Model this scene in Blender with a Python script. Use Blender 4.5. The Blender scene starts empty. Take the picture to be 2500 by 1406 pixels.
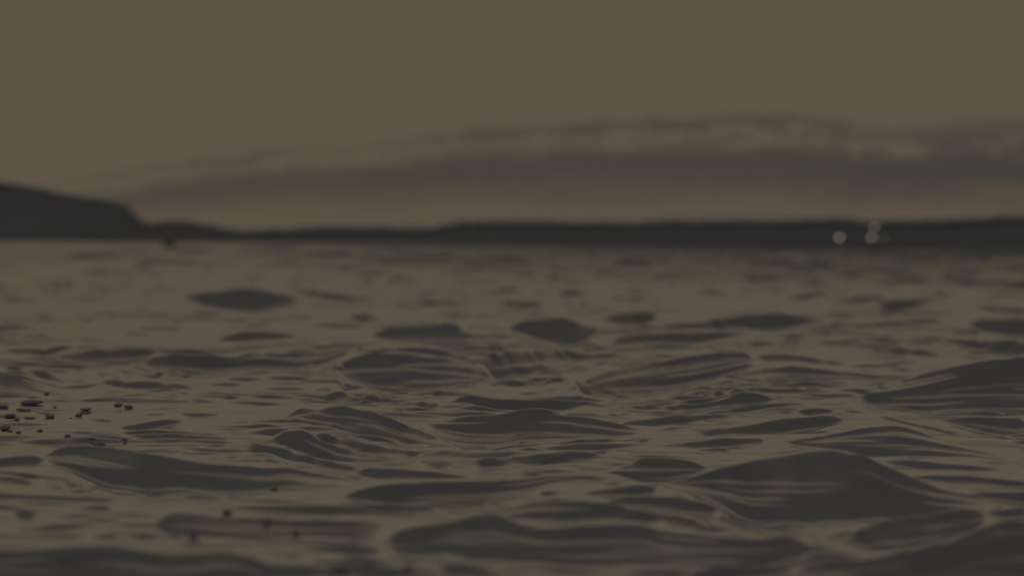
import bpy, bmesh, math, random
import numpy as np
from mathutils import Matrix, Vector

random.seed(4)
RNG = np.random.default_rng(7)
S = bpy.context.scene
COL = S.collection

def lin(r, g, b):
    def c(v):
        v /= 255.0
        return v/12.92 if v <= 0.04045 else ((v+0.055)/1.055)**2.4
    return (c(r), c(g), c(b), 1.0)

# ------------------------------------------------------------------ camera
F = 135/36*2500.0            # focal length in photo pixels (photo is 2500 wide)
H0 = 0.50                    # eye height above the mean water level, metres
HX = lambda x: 583.1 + 0.0107*x          # tilted horizon row in the photo
cam = bpy.data.cameras.new('camera')
cam.lens = 135; cam.sensor_width = 36; cam.clip_start = 0.05; cam.clip_end = 20000
cam.dof.use_dof = True
cam.dof.focus_distance = 10.5
cam.dof.aperture_fstop = 3.9
cam.dof.aperture_blades = 9
cam.dof.aperture_ratio = 0.88
co = bpy.data.objects.new('camera', cam); COL.objects.link(co)
pitch = math.atan((703-HX(1250))/F)
co.matrix_world = Matrix.Translation((0, 0, H0)) @ Matrix.Rotation(math.pi/2-pitch, 4, 'X') @ Matrix.Rotation(0.0107, 4, 'Z')
S.camera = co

# ------------------------------------------------------------------ render / exposure
S.view_settings.view_transform = 'Standard'
S.view_settings.look = 'None'
S.view_settings.exposure = 0.0
S.view_settings.gamma = 1.0
S.cycles.use_adaptive_sampling = False
S.cycles.use_denoising = True
S.cycles.max_bounces = 5

# ------------------------------------------------------------------ sky
SUN_EL, SUN_AZ = math.radians(1.0), math.radians(-35)
W = bpy.data.worlds.new('World'); S.world = W; W.use_nodes = True
nt = W.node_tree; nt.nodes.clear()
def N(t, **kw):
    n = nt.nodes.new(t)
    for k, v in kw.items(): setattr(n, k, v)
    return n
def link(a, b): nt.links.new(a, b)
def M(op, a, b=None, c=None, clamp=False):
    n = N('ShaderNodeMath', operation=op, use_clamp=clamp)
    for i, v in enumerate((a, b, c)):
        if v is None: continue
        if isinstance(v, (int, float)): n.inputs[i].default_value = v
        else: link(v, n.inputs[i])
    return n.outputs[0]
def RAMP(fac, stops, interp='LINEAR'):
    n = N('ShaderNodeValToRGB'); r = n.color_ramp; r.interpolation = interp
    while len(r.elements) < len(stops): r.elements.new(0.5)
    for e, (p, c) in zip(r.elements, stops):
        e.position = p; e.color = c if len(c) == 4 else (*c, 1)
    link(fac, n.inputs[0]); return n.outputs[0]
def SMOOTH(v, a, b, lo=0.0, hi=1.0):
    n = N('ShaderNodeMapRange', interpolation_type='SMOOTHSTEP')
    link(v, n.inputs[0])
    for i, q in enumerate((a, b, lo, hi)): n.inputs[i+1].default_value = q
    return n.outputs[0]
def MIX(f, a, b, blend='MIX'):
    n = N('ShaderNodeMix', data_type='RGBA', blend_type=blend)
    if isinstance(f, (int, float)): n.inputs[0].default_value = f
    else: link(f, n.inputs[0])
    for i, v in ((6, a), (7, b)):
        if isinstance(v, tuple): n.inputs[i].default_value = v
        else: link(v, n.inputs[i])
    return n.outputs[2]
def NOISE(vec, scale, detail=4, rough=0.5):
    n = N('ShaderNodeTexNoise'); n.inputs['Scale'].default_value = scale
    n.inputs['Detail'].default_value = detail; n.inputs['Roughness'].default_value = rough
    link(vec, n.inputs['Vector']); return n.outputs[0]
def XYZ(x, y, z):
    n = N('ShaderNodeCombineXYZ')
    for i, v in enumerate((x, y, z)):
        if isinstance(v, (int, float)): n.inputs[i].default_value = v
        else: link(v, n.inputs[i])
    return n.outputs[0]

tc = N('ShaderNodeTexCoord'); sp = N('ShaderNodeSeparateXYZ'); link(tc.outputs['Generated'], sp.inputs[0])
dx, dy, dz = sp.outputs
azm = M('ARCTAN2', dx, dy)                       # azimuth, radians
elv = M('ARCSINE', dz)                           # elevation, radians
u = M('MULTIPLY_ADD', azm, F, 1250.0)            # in units of 1/F rad, the cloud bank's own chart
e = M('MULTIPLY', elv, F)
un = M('DIVIDE', M('ADD', u, 1000.0), 5000.0, clamp=True)
TOP = [(-1000, 90), (0, 120), (300, 165), (500, 200), (700, 228), (900, 252), (1100, 268), (1300, 291), (1500, 304),
       (1800, 317), (1950, 311), (2040, 303), (2090, 284), (2200, 286), (2380, 309), (2500, 300), (3200, 330), (4000, 200)]
T = M('MULTIPLY', RAMP(un, [((x+1000)/5000, (v/400,)*3) for x, v in TOP], 'B_SPLINE' if False else 'LINEAR'), 400.0)
cv = XYZ(M('DIVIDE', u, 260.0), M('DIVIDE', e, 46.0), 3.1)
n1 = NOISE(cv, 1.0, 5, 0.55)
cv2 = XYZ(M('DIVIDE', u, 900.0), M('DIVIDE', e, 90.0), 9.7)
n2 = NOISE(cv2, 1.0, 3, 0.5)
cv3 = XYZ(M('DIVIDE', u, 70.0), M('DIVIDE', e, 26.0), 1.7)
n3 = NOISE(cv3, 1.0, 3, 0.5)
t = M('DIVIDE', e, T)
t = M('ADD', t, M('MULTIPLY_ADD', n1, 0.22, -0.11))
t = M('ADD', t, M('MULTIPLY_ADD', n2, 0.14, -0.07))
t = M('ADD', t, M('MULTIPLY_ADD', n3, 0.14, -0.07))
tn = M('DIVIDE', t, 1.5, clamp=True)
sky_c = lin(93, 85, 72)
q = lambda v: v/1.5
right = RAMP(tn, [(q(0), lin(91, 83, 70)), (q(.33), lin(90, 81, 68)), (q(.42), lin(82, 73, 63)), (q(.50), lin(73, 68, 62)), (q(.62), lin(67, 63, 58)),
                  (q(.80), lin(69, 65, 60)), (q(.90), lin(77, 70, 63)), (q(.97), lin(82, 74, 65)), (q(1.04), sky_c)], 'EASE')
mid = RAMP(tn, [(q(0), lin(91, 83, 70)), (q(.30), lin(90, 81, 69)), (q(.40), lin(84, 75, 64)), (q(.50), lin(80, 71, 62)), (q(.57), lin(71, 66, 60)),
                (q(.71), lin(71, 66, 60)), (q(.79), lin(82, 74, 63)), (q(.87), lin(87, 78, 66)), (q(.95), lin(77, 68, 59)), (q(1.04), sky_c)], 'EASE')
cloud = MIX(SMOOTH(u, 1700, 2400), mid, right)
puff = M('MULTIPLY', SMOOTH(NOISE(XYZ(M('DIVIDE', u, 75.0), M('DIVIDE', e, 45.0), 5.5), 1.0, 3, 0.5), 0.43, 0.58),
         M('MULTIPLY', SMOOTH(t, .76, .84), SMOOTH(t, .97, .90)))
cloud = MIX(M('MULTIPLY', puff, 0.95), cloud, lin(94, 85, 72))
upper = SMOOTH(t, .70, .84)
S1 = SMOOTH(M('MULTIPLY_ADD', n2, 500.0, u), 350, 1400); S2 = SMOOTH(M('MULTIPLY_ADD', n2, 700.0, u), 1050, 1750)
S12 = M('ADD', M('MULTIPLY', S1, M('SUBTRACT', 1.0, upper)), M('MULTIPLY', S2, upper))
sky_c2 = MIX(SMOOTH(M('MULTIPLY_ADD', NOISE(XYZ(M('DIVIDE', u, 700.0), M('DIVIDE', e, 300.0), 2.2), 1.0, 2, 0.5), 1800.0, u), 300, 2600), lin(94, 85, 71.6), lin(92.6, 85.3, 72.4))
sky = MIX(S12, MIX(SMOOTH(t, .2, 1.1), lin(90, 81, 68), sky_c2), MIX(SMOOTH(t, 1.0, 1.12), cloud, sky_c2))
sky = MIX(M('MULTIPLY', SMOOTH(u, 60, 420), SMOOTH(u, 1150, 500)), sky, MIX(0.75, sky, cloud))
# high above: the last daylight of a clear dusk sky
nsk = N('ShaderNodeTexSky', sky_type='NISHITA', sun_disc=False)
nsk.sun_elevation = SUN_EL; nsk.sun_rotation = SUN_AZ; nsk.air_density = 1.0; nsk.dust_density = 2.0
hi = MIX(0.80, MIX(1.0, nsk.outputs[0], (0.10, 0.10, 0.10, 1), 'MULTIPLY'), lin(66, 61, 56))
sky = MIX(SMOOTH(elv, math.radians(14), math.radians(40)), sky, hi)
bg = N('ShaderNodeBackground'); link(sky, bg.inputs[0]); bg.inputs[1].default_value = 1.0
out = N('ShaderNodeOutputWorld'); link(bg.outputs[0], out.inputs[0])

soft_fill = bpy.data.lights.new('soft_fill', 'SUN'); soft_fill.energy = 0.15; soft_fill.angle = math.radians(70); soft_fill.color = (.96, 1, 1.06)  # added soft fill from behind the camera, lifting dark hills and wave faces
so = bpy.data.objects.new('soft_fill', soft_fill); COL.objects.link(so)
so.rotation_euler = (math.radians(52), 0, math.radians(-12))

# ------------------------------------------------------------------ materials
def mat(name, base, rough=0.9, spec=0.2, noise=None, emit=None):
    m = bpy.data.materials.new(name); m.use_nodes = True
    t_ = m.node_tree; b = t_.nodes['Principled BSDF']
    b.inputs['Base Color'].default_value = (*base, 1); b.inputs['Roughness'].default_value = rough
    b.inputs['Specular IOR Level'].default_value = spec
    if noise:
        sc, amt = noise
        tcn = t_.nodes.new('ShaderNodeTexCoord')
        n = t_.nodes.new('ShaderNodeTexNoise'); n.inputs['Scale'].default_value = sc; n.inputs['Detail'].default_value = 6
        t_.links.new(tcn.outputs['Object'], n.inputs['Vector'])
        r = t_.nodes.new('ShaderNodeValToRGB')
        r.color_ramp.elements[0].position = .3; r.color_ramp.elements[1].position = .7
        r.color_ramp.elements[0].color = (*[c*(1-amt) for c in base], 1)
        r.color_ramp.elements[1].color = (*[c*(1+amt) for c in base], 1)
        t_.links.new(n.outputs[0], r.inputs[0]); t_.links.new(r.outputs[0], b.inputs['Base Color'])
    if emit:
        b.inputs['Emission Color'].default_value = (*emit[0], 1); b.inputs['Emission Strength'].default_value = emit[1]
    return m

def water_material(name, body, fr=(0.07, 0.50), far=False):
    m = bpy.data.materials.new(name); m.use_nodes = True
    t_ = m.node_tree; t_.nodes.clear()
    A = t_.nodes.new; L = t_.links.new
    o = A('ShaderNodeOutputMaterial'); mix = A('ShaderNodeMixShader')
    d = A('ShaderNodeBsdfDiffuse'); d.inputs[0].default_value = (*body, 1)
    g = A('ShaderNodeBsdfGlossy'); g.inputs['Roughness'].default_value = 0.10; g.inputs[0].default_value = (.97, .965, .96, 1)
    f = A('ShaderNodeFresnel'); f.inputs[0].default_value = 1.333
    r = A('ShaderNodeMapRange'); r.interpolation_type = 'LINEAR'
    r.inputs[1].default_value = fr[0]; r.inputs[2].default_value = fr[1]; r.inputs[3].default_value = 0.03; r.inputs[4].default_value = 1.0
    if far:      # ruffled by the breeze: unresolved wavelets, livelier to the right
        g_ = A('ShaderNodeNewGeometry'); sx = A('ShaderNodeSeparateXYZ'); L(g_.outputs['Position'], sx.inputs[0])
        n1_ = A('ShaderNodeTexNoise'); n1_.inputs['Scale'].default_value = .8; n1_.inputs['Detail'].default_value = 3
        mp = A('ShaderNodeMapping'); mp.inputs['Scale'].default_value = (.8, 1.0, 0); L(g_.outputs['Position'], mp.inputs[0]); L(mp.outputs[0], n1_.inputs['Vector'])
        fy = A('ShaderNodeMapRange'); fy.interpolation_type = 'SMOOTHSTEP'; L(sx.outputs[1], fy.inputs[0]); fy.inputs[1].default_value = 30; fy.inputs[2].default_value = 140
        dv = A('ShaderNodeMath'); dv.operation = 'DIVIDE'; L(sx.outputs[0], dv.inputs[0]); L(sx.outputs[1], dv.inputs[1])
        fx = A('ShaderNodeMapRange'); fx.interpolation_type = 'SMOOTHSTEP'; L(dv.outputs[0], fx.inputs[0]); fx.inputs[1].default_value = -.11; fx.inputs[2].default_value = .10; fx.inputs[3].default_value = .12
        ml = A('ShaderNodeMath'); ml.operation = 'MULTIPLY'; L(fy.outputs[0], ml.inputs[0]); L(fx.outputs[0], ml.inputs[1])
        bp = A('ShaderNodeBump'); bp.inputs['Distance'].default_value = 2.2; L(ml.outputs[0], bp.inputs['Strength']); L(n1_.outputs[0], bp.inputs['Height'])
        for nd in (f, g, d): L(bp.outputs[0], nd.inputs['Normal'])
    L(f.outputs[0], r.inputs[0]); L(r.outputs[0], mix.inputs[0])
    L(d.outputs[0], mix.inputs[1]); L(g.outputs[0], mix.inputs[2]); L(mix.outputs[0], o.inputs[0])
    return m

# ------------------------------------------------------------------ object helpers
def link_mesh(name, bm, m, parent=None, loc=None, smooth=True):
    me = bpy.data.meshes.new(name); bm.to_mesh(me); bm.free()
    if smooth: me.polygons.foreach_set('use_smooth', [True]*len(me.polygons))
    me.materials.append(m)
    o = bpy.data.objects.new(name, me); COL.objects.link(o)
    if parent: o.parent = parent
    if loc: o.location = loc
    return o
def tag(o, label=None, cat=None, group=None, kind=None):
    if label: o['label'] = label
    if cat: o['category'] = cat
    if group: o['group'] = group
    if kind: o['kind'] = kind
    return o
def grid_mesh(name, V, rows, cols, m):
    me = bpy.data.meshes.new(name)
    nq = (rows-1)*(cols-1)
    i = (np.arange(rows-1)[:, None]*cols + np.arange(cols-1)[None, :]).ravel()
    quads = np.stack([i, i+1, i+1+cols, i+cols], 1).astype(np.int32)
    me.vertices.add(rows*cols); me.vertices.foreach_set('co', V.astype(np.float32).ravel())
    me.loops.add(nq*4); me.loops.foreach_set('vertex_index', quads.ravel())
    me.polygons.add(nq); me.polygons.foreach_set('loop_start', np.arange(0, nq*4, 4, dtype=np.int32))
    me.polygons.foreach_set('use_smooth', np.ones(nq, dtype=bool))
    me.update(); me.materials.append(m)
    o = bpy.data.objects.new(name, me); COL.objects.link(o)
    return o
def sstep(x, a, b):
    k = np.clip((x-a)/(b-a), 0, 1); return k*k*(3-2*k)

# ------------------------------------------------------------------ the sea
# every wave front seen: (bearing, crest, trough) triples in the photo's chart; each becomes a real
# ridge of water with its own distance, height and length.
FRONTS = [
 # far
 (.30, [(439,726,727),(480,718,738),(522,712,750),(590,703,756),(640,706,757),(684,715,748),(749,733,735)]),
 (.26, [(691,702,705),(720,705,713),(792,715,731),(850,721,736),(900,728,736),(930,734,736)]),
 (.24, [(223,703,704),(256,703,711),(288,707,709)]),
 (.24, [(54,769,770),(101,766,775),(144,771,772)]),
 (.18, [(342,764,765),(378,765,773),(430,767,774),(486,769,771)]),
 (.22, [(-40,800,808),(0,796,808),(36,794,804),(72,797,802),(104,805,806)]),
 (.16, [(310,800,801),(380,797,807),(430,798,808),(470,806,808)]),
 (.22, [(540,798,800),(594,793,800),(640,792,799),(673,794,796)]),
 (.24, [(515,830,831),(545,820,834),(576,812,834),(648,809,831),(700,814,828),(745,821,824)]),
 (.22, [(7,858,859),(40,852,866),(72,848,870),(108,851,873),(144,849,864),(190,842,850),(230,837,839)]),
 (.25, [(130,875,877),(173,860,882),(220,855,887),(266,851,890),(324,849,886),(382,851,868),(407,861,863)]),
 (.27, [(324,895,897),(360,875,901),(414,863,910),(460,865,914),(504,866,915),(576,871,909),(634,859,905),(720,866,904),(800,857,890),(850,846,866),(889,839,842)]),
 (.20, [(0,884,899),(60,897,909),(120,915,927),(180,936,940)]),
 (.30, [(-60,890,956),(0,907,956),(54,920,960),(100,934,962),(160,953,966),(210,968,976),(270,980,982)]),
 (.24, [(240,931,933),(280,930,944),(320,931,949),(360,934,953),(400,937,953),(460,942,951),(480,945,947)]),
 (.24, [(274,1038,1040),(320,1034,1049),(340,1033,1049),(380,1028,1044),(420,1025,1037),(464,1028,1031)]),
 (.20, [(436,1011,1013),(470,1009,1020),(500,1009,1020),(545,1011,1014)]),
 (.18, [(112,986,988),(144,983,988),(180,987,989)]),
 (.20, [(50,1072,1073),(90,1065,1073),(120,1067,1074),(165,1072,1074)]),
 # bottom left
 (.30, [(100,1112,1120),(125,1102,1138),(151,1095,1142),(198,1088,1152),(259,1090,1182),(302,1100,1190),(366,1110,1196),(431,1119,1194),(496,1128,1198),(560,1135,1198),(640,1141,1195),(700,1140,1190),(762,1151,1190),(834,1165,1192),(880,1178,1189),(910,1187,1188)]),
 (.24, [(-80,1118,1142),(0,1121,1142),(60,1115,1141),(100,1116,1139),(120,1125,1135)]),
 (.22, [(-60,1152,1172),(0,1158,1173),(50,1165,1184),(95,1180,1184)]),
 (.22, [(-60,1200,1222),(0,1203,1222),(86,1207,1222),(160,1210,1224),(216,1214,1226),(300,1219,1224)]),
 (.24, [(38,1254,1256),(50,1243,1266),(67,1240,1272),(84,1242,1268),(98,1252,1258)]),
 (.22, [(375,1280,1284),(400,1258,1296),(422,1250,1302),(496,1257,1305),(560,1268,1310),(647,1266,1317),(708,1270,1324),(797,1270,1334),(888,1271,1330),(945,1278,1290)]),
 (.22, [(-60,1298,1312),(0,1302,1314),(100,1306,1314),(200,1302,1312),(225,1300,1302)]),
 (.28, [(-120,1350,1470),(0,1343,1470),(172,1331,1470),(284,1323,1460),(328,1339,1450),(431,1350,1450),(517,1346,1440),(552,1344,1430),(603,1365,1425),(690,1400,1420)]),
 # diagonal bands, centre left
 (.26, [(600,1066,1070),(611,1070,1102),(654,1084,1111),(719,1104,1128),(780,1121,1143),(852,1138,1154),(900,1142,1146)]),
 (.27, [(655,1060,1063),(700,1050,1086),(751,1047,1112),(816,1090,1127),(880,1104,1132),(953,1119,1135),(1043,1136,1137)]),
 (.25, [(760,1046,1064),(815,1062,1084),(870,1077,1095),(924,1087,1103),(1014,1103,1115),(1086,1120,1122)]),
 (.28, [(690,1012,1028),(720,1000,1034),(754,994,1038),(808,996,1044),(858,992,1062),(902,999,1068),(952,1018,1076),(1000,1040,1084),(1060,1066,1090),(1100,1088,1091)]),
 (.24, [(859,1152,1162),(888,1137,1166),(924,1139,1167),(996,1143,1167),(1068,1150,1167),(1120,1158,1167),(1169,1164,1167)]),
 (.26, [(830,1207,1209),(888,1190,1216),(960,1184,1228),(1014,1183,1228),(1140,1181,1222),(1176,1181,1219),(1284,1174,1208),(1356,1162,1188),(1428,1160,1182),(1500,1170,1181)]),
 (.30, [(1031,1036,1048),(1060,1027,1062),(1096,1020,1073),(1150,1014,1085),(1204,1010,1087),(1294,1008,1075),(1384,1013,1070),(1492,1031,1066),(1540,1045,1060),(1582,1056,1058)]),
 (.26, [(880,965,967),(916,966,977),(952,977,988),(999,995,996)]),
 (.28, [(1089,976,978),(1132,965,984),(1186,966,996),(1222,970,1003),(1276,977,1004),(1384,977,1004),(1430,977,996),(1485,979,981)]),
 (.20, [(783,974,976),(808,963,979),(826,957,979),(866,961,978),(898,979,981)]),
 (.18, [(934,959,961),(960,953,968),(981,952,970),(1017,961,963)]),
 (.20, [(1013,990,991),(1040,983,999),(1060,986,999),(1085,995,997)]),
 (.24, [(808,898,903),(840,880,922),(898,862,938),(952,850,944),(1013,848,946),(1074,851,946),(1132,866,944),(1182,884,934),(1220,905,922)]),
 (.23, [(1140,898,902),(1182,876,926),(1222,861,922),(1300,856,913),(1348,853,907),(1395,858,903),(1420,868,900),(1450,863,895),(1500,864,882),(1539,867,869)]),
 (.26, [(1184,945,946),(1240,938,945),(1300,930,943),(1350,925,936),(1395,921,928),(1430,916,918)]),
 (.28, [(1366,957,960),(1420,935,961),(1492,906,962),(1600,882,960),(1694,868,944),(1759,861,924),(1823,860,901),(1860,863,888)]),
 (.27, [(1840,864,884),(1888,864,883),(1953,867,882),(2017,878,889),(2099,893,894)]),
 (.30, [(1767,929,930),(1802,916,932),(1866,897,933),(1931,891,933),(1996,895,933),(2082,910,931),(2147,916,927),(2224,914,916)]),
 (.33, [(2085,962,990),(2147,942,996),(2254,914,1001),(2340,893,1001),(2427,878,1000),(2500,873,998),(2600,872,998),(2750,876,998),(2900,892,996),(3050,930,985),(3150,955,962)]),
 (.30, [(1470,998,1000),(1543,990,1007),(1608,989,1014),(1694,987,1015),(1733,975,1013),(1802,965,1007),(1888,968,996),(1996,975,986),(2050,975,987),(2095,966,992)]),
 (.26, [(1690,1064,1066),(1760,1050,1064),(1823,1037,1061),(1931,1021,1055),(2009,1016,1044),(2078,1022,1025)]),
 (.28, [(1905,1084,1087),(1960,1076,1091),(2010,1068,1094),(2060,1060,1096),(2125,1047,1112),(2190,1042,1110),(2254,1055,1108),(2362,1084,1113),(2450,1107,1124),(2520,1122,1130)]),
 (.28, [(1580,1184,1186),(1640,1180,1191),(1700,1168,1204),(1759,1146,1226),(1800,1135,1256),(1845,1126,1272),(1931,1112,1276),(1996,1106,1274),(2060,1106,1266),(2120,1118,1264),(2200,1158,1262),(2280,1190,1258),(2380,1215,1248),(2460,1230,1238)]),
 (.26, [(2150,1128,1130),(2230,1124,1141),(2320,1130,1148),(2400,1142,1154),(2470,1150,1152)]),
 (.26, [(2210,1160,1162),(2300,1155,1172),(2400,1160,1180),(2480,1168,1184),(2560,1174,1184)]),
 (.25, [(1450,1146,1148),(1520,1133,1158),(1565,1122,1170),(1629,1118,1178),(1685,1124,1164),(1745,1136,1140)]),
 (.26, [(1470,1218,1220),(1540,1206,1228),(1600,1206,1233),(1660,1212,1240),(1720,1226,1247),(1775,1240,1246)]),
 (.27, [(1470,1254,1257),(1560,1241,1272),(1650,1252,1277),(1750,1262,1279),(1810,1272,1276)]),
 (.26, [(940,1318,1330),(960,1296,1340),(1050,1280,1352),(1104,1274,1350),(1158,1262,1362),(1212,1255,1363),(1320,1292,1368),(1392,1290,1378),(1500,1282,1380),(1565,1280,1378),(1608,1297,1378),(1759,1312,1378),(1845,1318,1378),(1931,1311,1368),(1996,1326,1346),(2039,1332,1336)]),
 (.27, [(1150,1264,1268),(1212,1250,1278),(1320,1228,1274),(1410,1223,1272),(1500,1230,1268),(1580,1246,1268),(1672,1262,1272)]),
 (.30, [(1920,1402,1440),(1980,1386,1450),(2082,1360,1470),(2233,1346,1480),(2297,1334,1480),(2418,1290,1470),(2500,1280,1470),(2620,1276,1470)]),
 (.26, [(2000,1320,1324),(2060,1306,1332),(2103,1296,1340),(2190,1271,1338),(2224,1262,1338),(2297,1252,1324),(2353,1245,1304),(2430,1256,1276)]),
 (.24, [(2370,1206,1208),(2420,1208,1218),(2520,1206,1230),(2640,1208,1230)]),
 (.22, [(2405,1254,1256),(2425,1248,1262),(2448,1244,1266),(2520,1235,1266)]),
 (.24, [(2284,1024,1026),(2330,1021,1038),(2384,1020,1050),(2448,1019,1060),(2520,1018,1068)]),
 (.22, [(2125,1010,1013),(2180,1021,1029),(2233,1033,1041),(2300,1048,1056),(2362,1063,1066)]),
 # middle distance
 (.25, [(890,820,821),(920,810,829),(962,794,832),(1016,796,830),(1059,798,829),(1080,790,832),(1102,784,832),(1120,793,831),(1138,815,828),(1182,827,828)]),
 (.28, [(1228,800,802),(1268,785,812),(1322,776,826),(1376,778,840),(1410,786,841),(1441,797,828),(1477,806,809)]),
 (.26, [(1441,829,834),(1500,821,836),(1556,815,836),(1640,812,838),(1690,811,840),(1744,809,829),(1800,811,821),(1845,814,816)]),
 (.27, [(1590,794,802),(1650,791,804),(1708,787,803),(1798,771,802),(1870,764,806),(1906,766,806),(1942,770,800),(1978,778,791),(2043,785,787)]),
 (.24, [(1459,777,779),(1484,771,785),(1502,766,790),(1556,760,795),(1590,759,786),(1614,763,772)]),
 (.20, [(1394,766,768),(1466,758,765),(1520,759,762)]),
 (.24, [(1942,805,807),(2000,800,808),(2050,796,806),(2140,789,800),(2248,778,792),(2290,777,788),(2320,781,783)]),
 (.20, [(2007,812,813),(2068,810,819),(2110,809,817),(2154,810,812)]),
 (.26, [(2086,854,855),(2140,850,862),(2176,850,866),(2248,854,869),(2300,862,869),(2325,867,869)]),
 (.27, [(2241,825,826),(2280,826,832),(2320,829,839),(2392,831,856),(2446,832,867),(2520,832,869),(2620,832,869)]),
 (.26, [(2349,789,791),(2374,783,798),(2392,780,806),(2428,779,816),(2500,778,825),(2620,778,825)]),
 (.20, [(2284,809,810),(2330,806,816),(2380,808,818),(2430,813,816)]),
 (.26, [(2135,742,760),(2176,735,762),(2212,730,755),(2230,728,749),(2266,726,738),(2310,727,730)]),
 (.24, [(2370,746,748),(2390,744,757),(2428,748,763),(2500,753,767),(2600,756,768)]),
 (.22, [(1906,728,730),(1960,717,732),(2000,713,724),(2039,710,714)]),
 (.24, [(2032,735,738),(2070,729,740),(2104,724,739),(2147,722,735),(2170,725,730)]),
 (.24, [(1798,700,704),(1850,686,700),(1881,676,693),(1910,669,684),(1930,670,674)]),
 (.20, [(1676,719,720),(1715,712,721),(1760,713,720),(1816,718,720)]),
 (.24, [(2385,697,703),(2430,690,708),(2500,685,712),(2600,684,712)]),
 (.20, [(994,730,731),(1030,729,744),(1052,730,748),(1100,734,746),(1160,740,742)]),
 (.20, [(1196,743,746),(1243,733,750),(1300,736,753),(1340,740,742)]),
 (.22, [(1354,714,715),(1394,704,724),(1420,709,722),(1441,717,718)]),
 (.22, [(1311,679,684),(1340,679,690),(1358,681,691),(1390,686,689)]),
 (.20, [(1477,726,728),(1538,727,736),(1570,728,736),(1599,731,733)]),
 (.18, [(933,690,691),(962,677,690),(1009,674,680)]),
 (.18, [(847,768,770),(880,765,788),(905,765,788),(930,768,772)]),
 (.22, [(1167,845,846),(1207,840,849),(1246,845,846)]),
 (.14, [(740,870,872),(800,862,876),(860,852,868),(900,848,850)]),
 (.16, [(640,946,948),(690,943,953),(730,944,953),(757,947,949)]),
 (.18, [(940,640,644),(980,630,646),(1030,628,642),(1080,632,640)]),
 (.16, [(1080,634,636),(1150,628,646),(1200,630,644),(1260,632,636)]),
]

MASK = np.zeros((360, 1600), bool)                 # chart cells (4 px) already holding a wave front
def fill(pts, pad):
    P = np.array(pts, float)
    for xq in np.arange(P[0, 0], P[-1, 0]+1, 4.0):
        a, b = np.interp(xq, P[:, 0], P[:, 1]), np.interp(xq, P[:, 0], P[:, 2])
        i = int((xq+1900)/4)
        if 0 <= i < 1600: MASK[max(0, int((a-pad)/4)):max(0, int((b+pad)/4)+1), i] = True
for s, pts in FRONTS: fill(pts, 3)
N_BIG = len(FRONTS)
def calm(x, y):                                   # how many ripples a place carries, 0..1
    d = 0.35+0.5*min(max((x-300)/1500, 0), 1)
    if y > 960 and x > 650: d += .35
    if y > 1080 and x > 1950: d += .3
    if x < 700 and 700 < y < 1060: d *= .55
    if y < 720: d = .22+.95*min(max((x-500)/1300, 0), 1)
    return d
tries = 0
while tries < 42000 and len(FRONTS) < N_BIG+2100:
    tries += 1
    yq = 612+798*random.random()**1.15; xq = random.uniform(-250, 2750) if random.random() < .62 else random.uniform(-1700, 4200)
    if random.random() > calm(xq, yq): continue
    k = (yq-590)/400
    ln = random.choice((random.uniform(50, 170), random.uniform(150, 480)))*(.55+.45*k); th = random.uniform(3.0, 9.5)*(.6+.5*k)
    if (tries < 1600 and xq > 700 and yq > 760) or (abs(xq-1250) > 1500 and random.random() < .4 and yq > 760): ln = random.uniform(140, 420)*(.5+.5*k); th = random.uniform(12, 26)*(.45+.55*k)
    if yq < 720: ln = random.uniform(50, 180); th = random.uniform(4, 13)
    tl = random.gauss(0, .035)+(.12 if 650 < xq < 1150 and 1000 < yq < 1200 else 0)+(-.05 if 1250 < xq < 2000 else 0)
    pk = random.uniform(.3, .7)
    pts = []
    for q_ in (0, .2, pk, .8, 1):
        e_ = max(0.05, 1-abs(q_-pk)/max(pk, 1-pk))**.8
        yy = yq+tl*ln*(q_-.5)+random.uniform(-.6, .6)
        pts.append((xq+ln*(q_-.5), yy-th*e_*.55, yy+th*e_*.45+.3))
    pts = sorted(pts)
    if min(b[0]-a[0] for a, b in zip(pts, pts[1:])) < 1: continue
    ok = True
    for (xa, ta, ba) in pts:
        i, j = int((xa+1900)/4), int((ta+ba)/8)
        if not (0 <= i < 1600 and 0 <= j < 360) or MASK[j, i]: ok = False; break
    if not ok: continue
    FRONTS.append((random.uniform(.2, .36), pts)); fill(pts, 0)

print('fronts', N_BIG, len(FRONTS))
dY = []
y = 4.5
while y < 58: dY.append(y); y *= 1.0009
while y < 260: dY.append(y); y *= 1.0014
while y < 3200: dY.append(y); y *= 1.012
Yr = np.array(dY); NR = len(Yr)
cx = np.concatenate([np.arange(-1400, -340, 7.0), np.arange(-340, 2841, 4.0), np.arange(2847, 3900, 7.0)])
lo = [-1400.0]; st = 7.0
while lo[-1] > -6500: lo.append(lo[-1]-st); st *= 1.06
hi_ = [cx[-1]]; st = 7.0
while hi_[-1] < 9000: hi_.append(hi_[-1]+st); st *= 1.06
Xp = np.concatenate([np.array(lo[:0:-1]), cx, np.array(hi_[1:])]); NC = len(Xp)
tx = (Xp-1250)/F
Yg = np.repeat(Yr[:, None], NC, 1).astype(np.float32)
Xg = (Yr[:, None]*tx[None, :]).astype(np.float32)
Pg = np.repeat(Xp[None, :], NR, 0).astype(np.float32)
Z = np.zeros((NR, NC), np.float32)
dyl = np.gradient(Yr).astype(np.float32)[:, None]

def smooth1(a, k):
    if len(a) < 3: return a
    w = np.hanning(2*k+3)[1:-1]; w /= w.sum()
    p = np.concatenate([np.full(k, a[0]), a, np.full(k, a[-1])])
    return np.convolve(p, w, 'valid')

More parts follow.
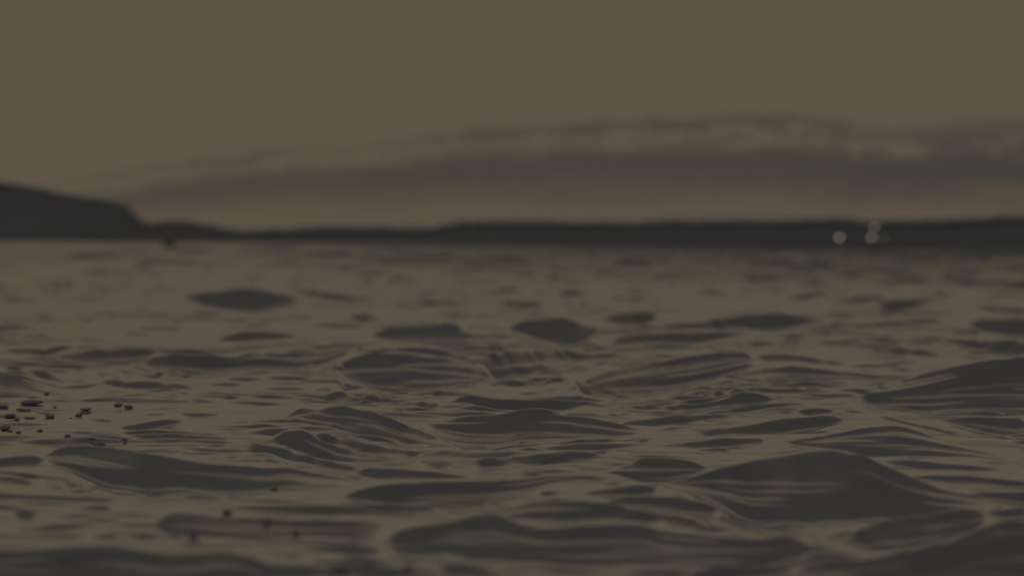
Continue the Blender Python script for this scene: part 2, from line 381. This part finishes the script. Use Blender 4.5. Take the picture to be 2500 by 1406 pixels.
def lattice_noise(x, y_, seed):          # smooth value noise
    r = np.random.default_rng(seed); G = r.random((256, 256)).astype(np.float32)
    xi = np.floor(x).astype(np.int64); yi = np.floor(y_).astype(np.int64)
    fx = (x-xi).astype(np.float32); fy = (y_-yi).astype(np.float32)
    fx = fx*fx*(3-2*fx); fy = fy*fy*(3-2*fy)
    g = lambda a, b: G[a & 255, b & 255]
    return (g(xi, yi)*(1-fx)+g(xi+1, yi)*fx)*(1-fy)+(g(xi, yi+1)*(1-fx)+g(xi+1, yi+1)*fx)*fy
def hit(px, py):                          # how far off the line of sight first meets the water
    c = int(np.argmin(abs(Xp-px)))
    v_ = np.minimum.accumulate(HX(Xp[c])+F*(H0-Z[:, c])/Yr)
    r = min(max(int(np.searchsorted(-v_, -py)), 1), NR-1)
    f_ = (v_[r-1]-py)/max(v_[r-1]-v_[r], 1e-9)
    return Yr[r-1]+(Yr[r]-Yr[r-1])*min(max(f_, 0), 1)
order = []
for i_front, (s, pts) in enumerate(FRONTS):
    P = np.array(pts, float)
    order.append((i_front >= N_BIG, -float(((P[1:, 2]-P[1:, 1]+P[:-1, 2]-P[:-1, 1])/2*np.diff(P[:, 0])).sum()), i_front))
order.sort()
state = {}; FMASK = np.zeros_like(Z)
def raise_front(i_front, small):
    s, pts = FRONTS[i_front]; P = np.array(pts, float)
    if not small: s *= 1.2+.26*max(0, min(1, (900-P[:, 2].mean())/200))
    if not small and P[:, 2].mean() > 1200 and P[:, 0].mean() < 1000: s *= .92
    if i_front not in state:
        sel = np.where((Xp >= P[0, 0]) & (Xp <= P[-1, 0]))[0]
        xs = Xp[sel]
        if len(xs) < 4: state[i_front] = None; return
        yt = np.interp(xs, P[:, 0], P[:, 1]); yb = np.interp(xs, P[:, 0], P[:, 2])
        k = int(max(1, min(9, len(xs)//7)))
        th = np.clip((yb-yt)/20, 0, 1)
        wob = lambda a: (lattice_noise(xs/55+a, xs*0+a, 21)-.5)*3.0
        yt = smooth1(yt, k)+th*wob(P[0, 0]*.7); yb = smooth1(yb, k)+th*wob(P[0, 0]*.7+60)*1.6
        yb = np.maximum(yb, yt+.2)
        hor = HX(xs); vb = (yb-hor)/F; vt = (yt-hor)/F; wt = yb-yt
        dm = H0/((vb+vt)/2); D0 = (dm*wt).sum()/wt.sum()
        ya, yz = (yt[0]+yb[0])/2, (yt[-1]+yb[-1])/2
        Da, Dz = hit(xs[0], ya), hit(xs[-1], yz)
        Xa, Xz = (xs[0]-1250)/F*Da, (xs[-1]-1250)/F*Dz
        mx = 2.5 if small else (.9 if wt.max() > 90 else 1.6)
        sl = float(np.clip((Dz-Da)/max(Xz-Xa, 1e-3), -mx, mx))
        s *= 1+.32*abs(sl)
        Dm = (Da+Dz)/2 if small else .5*(Da+Dz)/2+.5*D0
        D = Dm+sl*((xs-xs.mean())/F*Dm)
        terr = []
        if not small and wt.max() > 34 and P[:, 2].mean() > 860:      # level steps on a big face, seen as pale streaks across it
            for _ in range(int(np.clip(wt.max()/28*(xs[-1]-xs[0])/230, 1, 12))):
                x0_ = random.uniform(P[0, 0], P[-1, 0]); hw = random.uniform(120, 280)
                bell = sstep(xs, x0_-hw, x0_)*(1-sstep(xs, x0_, x0_+hw))
                terr.append((random.uniform(.12, .9), random.uniform(-.4, .4)/(xs[-1]-xs[0]), x0_, random.uniform(1.2, 4.4)/F*D/((vb+vt)/2)*bell))
            terr.sort(key=lambda q_: q_[0])
        tot = sum((q_[3] for q_ in terr), np.zeros(len(xs)))
        zb = H0-vb*D
        L = np.maximum((H0-vt*(D+tot)-zb)/(s+vt), 1e-3); zt = zb+s*L
        if small and (max(abs(zb).max(), abs(zt).max()) > .13 or D.min() < 4.8 or abs(Da-Dz) > .35*Dm or wt.max() > 12 and abs(zb-zt).max() > .09):
            state[i_front] = None; return
        state[i_front] = (sel, xs, vb, D, L, zb, zt, terr, tot)
    if state[i_front] is None: return
    sel, xs, vb, D, L, zb, zt, terr, tot = state[i_front]
    cols = sel
    def at(Yq):
        r = np.clip(np.searchsorted(Yr, Yq), 1, NR-1)
        f_ = (Yq-Yr[r-1])/(Yr[r]-Yr[r-1])
        return Z[r-1, cols]*(1-f_)+Z[r, cols]*f_
    De = D+L+tot
    db_, dt_ = zb-at(D), zt-at(De)
    A = np.maximum(0.15 if not small else .05, 1.6*np.abs(db_)/vb)
    B = np.where(zt > -.01, np.abs(dt_)/0.25, np.abs(dt_)/0.04)+0.006*D+0.4*L
    A = smooth1(A, 6); B = smooth1(B, 6)
    r0 = np.searchsorted(Yr, (D-A).min()); r1 = min(NR, np.searchsorted(Yr, (De+B).max())+1)
    if r1-r0 < 2: return
    y_ = Yr[r0:r1, None]; ye = y_-D[None]
    for f0, kx_, x0_, dy_ in terr:
        cut = (L*np.clip(f0+kx_*(xs-x0_), .05, .97))[None]
        ye = ye-np.clip(ye-cut, 0, dy_[None])
    tt = np.clip(ye/L[None], 0, 1)
    tt = .70*tt+.30*tt*tt if not small else tt
    zz = zb[None]+(zt-zb)[None]*tt
    blk = Z[r0:r1, cols[0]:cols[-1]+1]
    ewid = min(18.0 if small else 60.0, .22*(xs[-1]-xs[0]))
    lat = (sstep(xs, xs[0]-1, xs[0]+ewid)*(1-sstep(xs, xs[-1]-ewid, xs[-1]+1)))[None]
    on = (y_ >= D[None]) & (y_ <= De[None])
    corr = np.where(on, zz-blk, np.where(y_ < D[None], db_[None]*sstep(y_, (D-A)[None], D[None]), dt_[None]*(1-sstep(y_, De[None], (De+B)[None]))))
    blk += (corr*lat).astype(np.float32)
    if not small: np.maximum(FMASK[r0:r1, cols[0]:cols[-1]+1], (on*lat).astype(np.float32), out=FMASK[r0:r1, cols[0]:cols[-1]+1])
OUTER = (Pg < -260) | (Pg > 2760)
for ps in range(3):
    for small, _, i_front in order:
        if not small: raise_front(i_front, False)
for small, _, i_front in order:
    if small: raise_front(i_front, True)
def blur(A, k, axis):
    w = np.hanning(2*k+3)[1:-1]; w /= w.sum(); A = np.moveaxis(A, axis, 0)
    Pd = np.concatenate([np.repeat(A[:1], k, 0), A, np.repeat(A[-1:], k, 0)]); out_ = np.zeros_like(A)
    for i in range(2*k+1): out_ += np.float32(w[i])*Pd[i:i+len(A)]
    return np.moveaxis(out_, 0, axis)
Z = np.where(OUTER, np.clip(Z, -.09, .09), np.clip(Z, -.2, .2)).astype(np.float32)
Z = blur(Z, 2, 1); Z = blur(Z, 2, 0)
patch = lattice_noise(Xg/0.8+50, Yg/1.1+50, 3)*0.6+lattice_noise(Xg/0.3+20, Yg/0.5+90, 5)*0.4
calm_left = 0.55+0.6*sstep(Pg, 300, 1900)
def waves(n, l0, l1, slope, spread, gain):
    acc = np.zeros_like(Z)
    for i in range(n):
        lam = l0*(l1/l0)**RNG.random()
        th = RNG.normal(0, spread)
        kx, ky = 2*math.pi/lam*math.sin(th), 2*math.pi/lam*math.cos(th)
        ph = RNG.random()*6.283
        amp = slope*lam/6.283*math.sqrt(2.0/n)
        fade = np.clip((lam/np.maximum(abs(math.cos(th)), .25)/dyl-3)/4, 0, 1)
        if fade.max() <= 0: continue
        r1 = int(np.searchsorted(-fade[:, 0], -1e-4, side='right')) if fade[-1, 0] <= 0 else NR
        r1 = max(r1, 1)
        a = kx*Xg[:r1]+ky*Yg[:r1]+np.float32(ph)
        acc[:r1] += (amp*fade[:r1])*np.sin(a)
    return acc*gain
near = 1-sstep(Yg, 22, 60)
FMASK = blur(blur(FMASK, 8, 1), 6, 0)
Z += (1-.8*FMASK)*waves(44, .08, .34, .105, .40, (0.25+1.25*sstep(patch, .36, .68)))
Z += (1-.8*FMASK)*waves(26, .32, 1.2, .02+0*.085, .5, (0.4+0.7*calm_left)*(1+3*sstep(Yg, 30, 70)))
Z += waves(36, .9, 7.0, .23, .6, sstep(Yg, 36, 90)*calm_left)

V = np.stack([Xg, Yg, Z], 2).reshape(-1, 3)
m_sea = water_material('sea_water', (.30, .305, .31), far=True)
sea = grid_mesh('sea', V, NR, NC, m_sea)
tag(sea, 'choppy dusk sea with dark wave fronts and pale sky reflections', 'sea', kind='structure')
# the rest of the sea, all round the lens and out to the far side, lower than any trough
bm = bmesh.new()
bmesh.ops.create_grid(bm, x_segments=40, y_segments=40, size=4000)
bed = link_mesh('sea', bm, m_sea, loc=(0, 0, -0.45))
tag(bed, 'open sea surface stretching round the waves to the far land', 'sea', kind='structure')

Yim = HX(Pg)+F*(H0-Z)/Yg                  # where each water point is seen
def on_water(px, py):
    c = int(np.argmin(abs(Xp-px))); col = Yim[:, c]
    vis = col <= np.minimum.accumulate(col)+1e-6
    r = int(np.argmin(np.where(vis, abs(col-py), 1e9)))
    return Vector((tx[c]*Yr[r], Yr[r], float(Z[r, c])))

# ------------------------------------------------------------------ land on the far side
HEAD = [(-1500,300),(-700,380),(-300,425),(0,447),(50,452),(110,464),(160,476),(230,486),(290,495),(308,503),(325,516),(342,531),(360,542),(380,550),(410,560),(440,572),(480,588)]
FAR = [(-1500,560),(0,560),(250,556),(330,549),(390,543),(410,540),(440,540),(480,546),(530,553),(560,562),(640,562),(720,558),(800,552),(860,557),(930,554),(1010,557),(1060,556),(1090,549),
       (1120,542),(1190,541),(1215,537),(1240,541),(1330,539),(1390,544),(1440,543),(1500,541),(1540,543),(1620,538),(1640,536),(1700,539),
       (1800,537),(1900,538),(2000,536),(2060,533),(2090,537),(2130,542),(2200,538),(2300,537),(2400,533),(2450,527),(2475,529),(2500,528),(3000,524),(4500,540),(6000,545)]
m_land = mat('dark_hillside', (.235, .247, .263), .95, .1, (.05, .06))
m_wood = mat('dark_woodland', (.36, .375, .40), .95, .1, (.3, .06))
def land(name, prof, D0, D1, D2, cut):
    P = np.array(prof, float)
    xs = np.arange(P[0, 0], P[-1, 0]+1, 8.0)
    yt = smooth1(np.interp(xs, P[:, 0], P[:, 1]), 1)-5.5
    ridge = H0+(HX(xs)-yt)/F*D1 - cut
    ridge = np.maximum(ridge, -0.5)
    ys = np.concatenate([np.linspace(D0, D1, 26), np.linspace(D1, D2, 22)[1:]])
    k = np.where(ys <= D1, (ys-D0)/(D1-D0), 1-(ys-D1)/(D2-D1))
    prof_ = np.where(ys <= D1, np.clip(k, 0, 1)**0.75, np.clip(k, 0, 1)**1.3)
    Yg_ = np.repeat(ys[:, None], len(xs), 1); Xg_ = ys[:, None]*((xs-1250)/F)[None]
    Zg_ = -1.2+prof_[:, None]*(ridge+1.2)[None]
    n_ = lattice_noise(Xg_/9+40, Yg_/9+40, 11)-.5
    Zg_ = Zg_+n_*np.minimum(1.2, .1*np.maximum(ridge, 0)[None])*np.clip(k, 0, 1)[:, None]*(1-(k > .95)[:, None])
    o = grid_mesh(name, np.stack([Xg_, Yg_, Zg_], 2).reshape(-1, 3), len(ys), len(xs), m_land)
    return o, (lambda px, Y: float(Zg_[np.argmin(abs(ys-Y)), np.argmin(abs(xs-px))]))
hill, zh = land('hills', HEAD, 1060, 1130, 1260, 1.2)
tag(hill, 'steep dark headland falling to the water at the left', 'headland', kind='structure')
shore, zs = land('hills', FAR, 1480, 1560, 1700, 2.6)
tag(shore, 'long low dark shoreline running across to the right', 'far shore', kind='structure')

def crown(bm, c, r, hgt):
    res = bmesh.ops.create_icosphere(bm, subdivisions=2, radius=1.0)
    a, b, g = random.random()*6, random.random()*6, random.random()*6
    for v in res['verts']:
        d = v.co.copy()
        k = 1+.22*math.sin(4*d.x+a)+.2*math.sin(5*d.y+b)*math.cos(3*d.z+g)+random.uniform(-.12, .12)
        v.co = Vector((c[0]+d.x*r*k, c[1]+d.y*r*k, c[2]+(d.z*.5+.42)*hgt*k))
def woods(px0, px1, dists, zfun, r, hg, label, prof, D1):
    bm = bmesh.new(); P = np.array(prof, float)
    for Y, hs in dists:
        x = px0
        while x < px1:
            z = zfun(x, Y); h_ = hg*hs*random.uniform(.75, 1.15)
            topz = H0+(HX(x)-np.interp(x, P[:, 0], P[:, 1]))/F*D1
            if Y >= D1-1: h_ = min(max(topz-z, .6)*1.12+.4, 7)*random.uniform(.92, 1.04)
            if z > 0.1: crown(bm, ((x-1250)/F*Y, Y+random.uniform(-5, 5), z-.2), r*random.uniform(.8, 1.3), h_)
            x += r*1.25*F/Y*random.uniform(.7, 1.3)
    o = link_mesh('woodland', bm, m_wood, smooth=True)
    return tag(o, label, 'woodland', kind='stuff')
woods(-700, 330, [(1130, .5)], zh, 1.5, 2.4, 'dark wood covering the headland on the left', HEAD, 1130)
woods(-300, 3000, [(1560, 1.0)], zs, 2.3, 3.2, 'dark wood in one mass along the low far shore', FAR, 1560)

# ------------------------------------------------------------------ lamps on the far shore
def tube(bm, p0, p1, r0, r1, seg=10):
    p0, p1 = Vector(p0), Vector(p1); ax = (p1-p0); L_ = ax.length
    q_ = ax.to_track_quat('Z', 'Y').to_matrix().to_4x4()
    bmesh.ops.create_cone(bm, cap_ends=True, segments=seg, radius1=r0, radius2=r1, depth=L_, matrix=Matrix.Translation((p0+p1)/2) @ q_)
m_pole = mat('grey_pole', (.12, .12, .125), .6, .4, (3, .15))
def lamp(px, py, glow, warm, label):
    Y = 1484.0
    z0 = max(zs(px, Y), 0.0)-.2; top = H0+(HX(px)-py)/F*Y
    root = bpy.data.objects.new('shore_lamp', None); COL.objects.link(root)
    root.location = ((px-1250)/F*Y, Y, z0)
    tag(root, label, 'lamp', 'lamps shining on the far shore')
    hgt = top-z0
    bm = bmesh.new(); tube(bm, (0, .9, 0), (0, .9, hgt+.7), .16, .1); tube(bm, (0, .9, hgt+.7), (0, -.25, hgt+1.05), .08, .07); tube(bm, (0, .9, 0), (0, .9, .5), .3, .24)
    link_mesh('pole', bm, m_pole, root)
    m = mat('lamp_glow', (.8, .75, .65), .4, .3, None, (warm, glow))
    bm = bmesh.new(); bmesh.ops.create_uvsphere(bm, u_segments=20, v_segments=12, radius=.65)
    for v in bm.verts: v.co.z *= .92
    g = link_mesh('lamp_globe', bm, m, root, (0, -.25, hgt))
    bm = bmesh.new(); bmesh.ops.create_cone(bm, cap_ends=True, segments=20, radius1=.75, radius2=.12, depth=.35, matrix=Matrix.Translation((0, -.25, hgt+1.02)))
    link_mesh('lamp_cap', bm, m_pole, root)
lamp(2048, 580, .80, (1, .80, .54), 'brightest blurred lamp, furthest left on the far shore')
lamp(2126, 580, .66, (1, .82, .58), 'blurred lamp right of the brightest one and below the high lamp')
lamp(2133, 554, .50, (1, .86, .64), 'dimmer lamp raised highest, just under the treeline of the far shore')
lamp(2157, 581, .10, (1, .92, .75), 'faintest lamp, barely glowing, furthest right on the far shore')

# ------------------------------------------------------------------ marker buoy
m_buoy = mat('dark_buoy_paint', (.16, .16, .17), .55, .4, (6, .3))
m_mast = mat('grey_buoy_mast', (.30, .31, .33), .6, .4, (6, .2))
Yb = 232.0
root = bpy.data.objects.new('marker_buoy', None); COL.objects.link(root)
root.location = ((412-1250)/F*Yb, Yb, 0.0)
tag(root, 'small dark marker buoy floating alone in front of the headland', 'buoy')
def lathe(prof, seg=24):
    bm = bmesh.new(); rings = []
    for r, z in prof:
        rings.append([bm.verts.new((r*math.cos(a*2*math.pi/seg), r*math.sin(a*2*math.pi/seg), z)) for a in range(seg)])
    for A_, B_ in zip(rings, rings[1:]):
        for i in range(seg): bm.faces.new((A_[i], A_[(i+1) % seg], B_[(i+1) % seg], B_[i]))
    bm.faces.new(rings[0][::-1]); bm.faces.new(rings[-1])
    return bm
link_mesh('float', lathe([(.08, -.35), (.18, -.2), (.27, .0), (.35, .2), (.38, .34), (.36, .44), (.24, .5), (.12, .52)]), m_buoy, root)
link_mesh('mast', lathe([(.13, .5), (.11, .9), (.09, 1.3), (.08, 1.32)]), m_mast, root)
link_mesh('topmark', lathe([(.05, 1.3), (.22, 1.33), (.22, 1.38), (.04, 1.72)]), m_buoy, root)

# ------------------------------------------------------------------ splash droplets lying on the ripples
m_drop = water_material('dark_droplet_water', (.28, .28, .295), (.35, 1.6))
DROPS = [
 (80,987,58,17,'largest flat dark droplet near the left edge of the water'), (62,1003,38,11,'long dark droplet just below the largest flat one at the left'),
 (10,994,34,9,'dark droplet cut off by the left edge beside the largest one'), (137,995,11,7,'tiny round dark droplet right of the largest flat one'),
 (294,991,24,12,'left half of the touching pair of dark droplets'), (316,996,25,14,'right half of the touching pair of dark droplets'),
 (212,1002,28,10,'pointed dark droplet left of the touching pair'), (196,1015,20,10,'dark droplet just under the pointed one'),
 (125,1018,26,11,'stout oval dark droplet between the long one and the pointed one'), (78,1022,30,7,'thin slanting dark droplet left of the stout oval one'),
 (45,1024,16,6,'small dark droplet left of the thin slanting one'), (30,1017,30,11,'greyish droplet close to the left edge under the long one'),
 (16,1048,30,15,'ragged dark droplet at the left edge, below the group'), (27,1054,14,7,'small droplet touching the ragged one at the left edge'),
 (50,1057,15,8,'round faint droplet right of the ragged one'), (100,1052,16,9,'angular droplet below the stout oval one'),
 (170,1064,17,8,'slanting dark droplet alone below the pointed ones'), (228,1071,18,6,'faint flat droplet above the big dark wave at the left'),
 (307,1075,15,6,'faint small droplet furthest right above the big dark wave'), (244,1087,22,10,'dark lump of splash on the crest of the big dark wave'),
 (258,1086,12,9,'smaller lump of splash beside another on the big dark crest'), (115,962,14,9,'dark speck under the slanting wave at the left edge'),
 (178,1021,8,5,'tiniest droplet between the stout oval one and the touching pair'),
 (560,1252,26,14,'soft dark droplet on the pale band in the lower left'), (655,1272,26,13,'soft dark droplet on the dark band right of the pale band'),
 (476,1309,25,19,'roundest soft droplet on the grey swell, lower left'), (672,1196,22,10,'dark droplet at the foot of the long wave, lower left'),
 (727,1299,24,10,'blurred droplet furthest right on the grey swell'), (393,915,22,9,'dark lump hanging under the long far wave, left of two'),
 (457,921,16,9,'dark lump hanging under the long far wave, right of two'), (904,1380,24,11,'blurred droplet on the pale water at the bottom edge, left'),
 (1004,1386,28,13,'blurred droplet on the pale water at the bottom edge, right'), (833,1393,50,14,'long blurred dark droplet lowest at the bottom edge'),
 (163,1372,26,10,'blurred droplet on the dark wave in the bottom left corner'),
]
for px, py, w, h_, lab in DROPS:
    p = on_water(px, py)
    sc = p.y/F; W_ = w*sc/2; Hh = h_*sc*.66
    bm = bmesh.new(); bmesh.ops.create_icosphere(bm, subdivisions=3, radius=1.0)
    a, b = random.random()*6, random.random()*6
    for v in bm.verts:
        d = v.co.copy(); k = 1+.10*math.sin(2.2*d.x+a)+.05*math.sin(3.6*d.x+b)
        v.co = Vector((d.x*W_, d.y*W_*.55*k, (d.z*.5+.42)*Hh*k+d.x*Hh*.12*math.sin(a)))
    o = link_mesh('water_droplet', bm, m_drop, loc=p)
    tag(o, lab, 'droplet', 'dark splash droplets on the water')
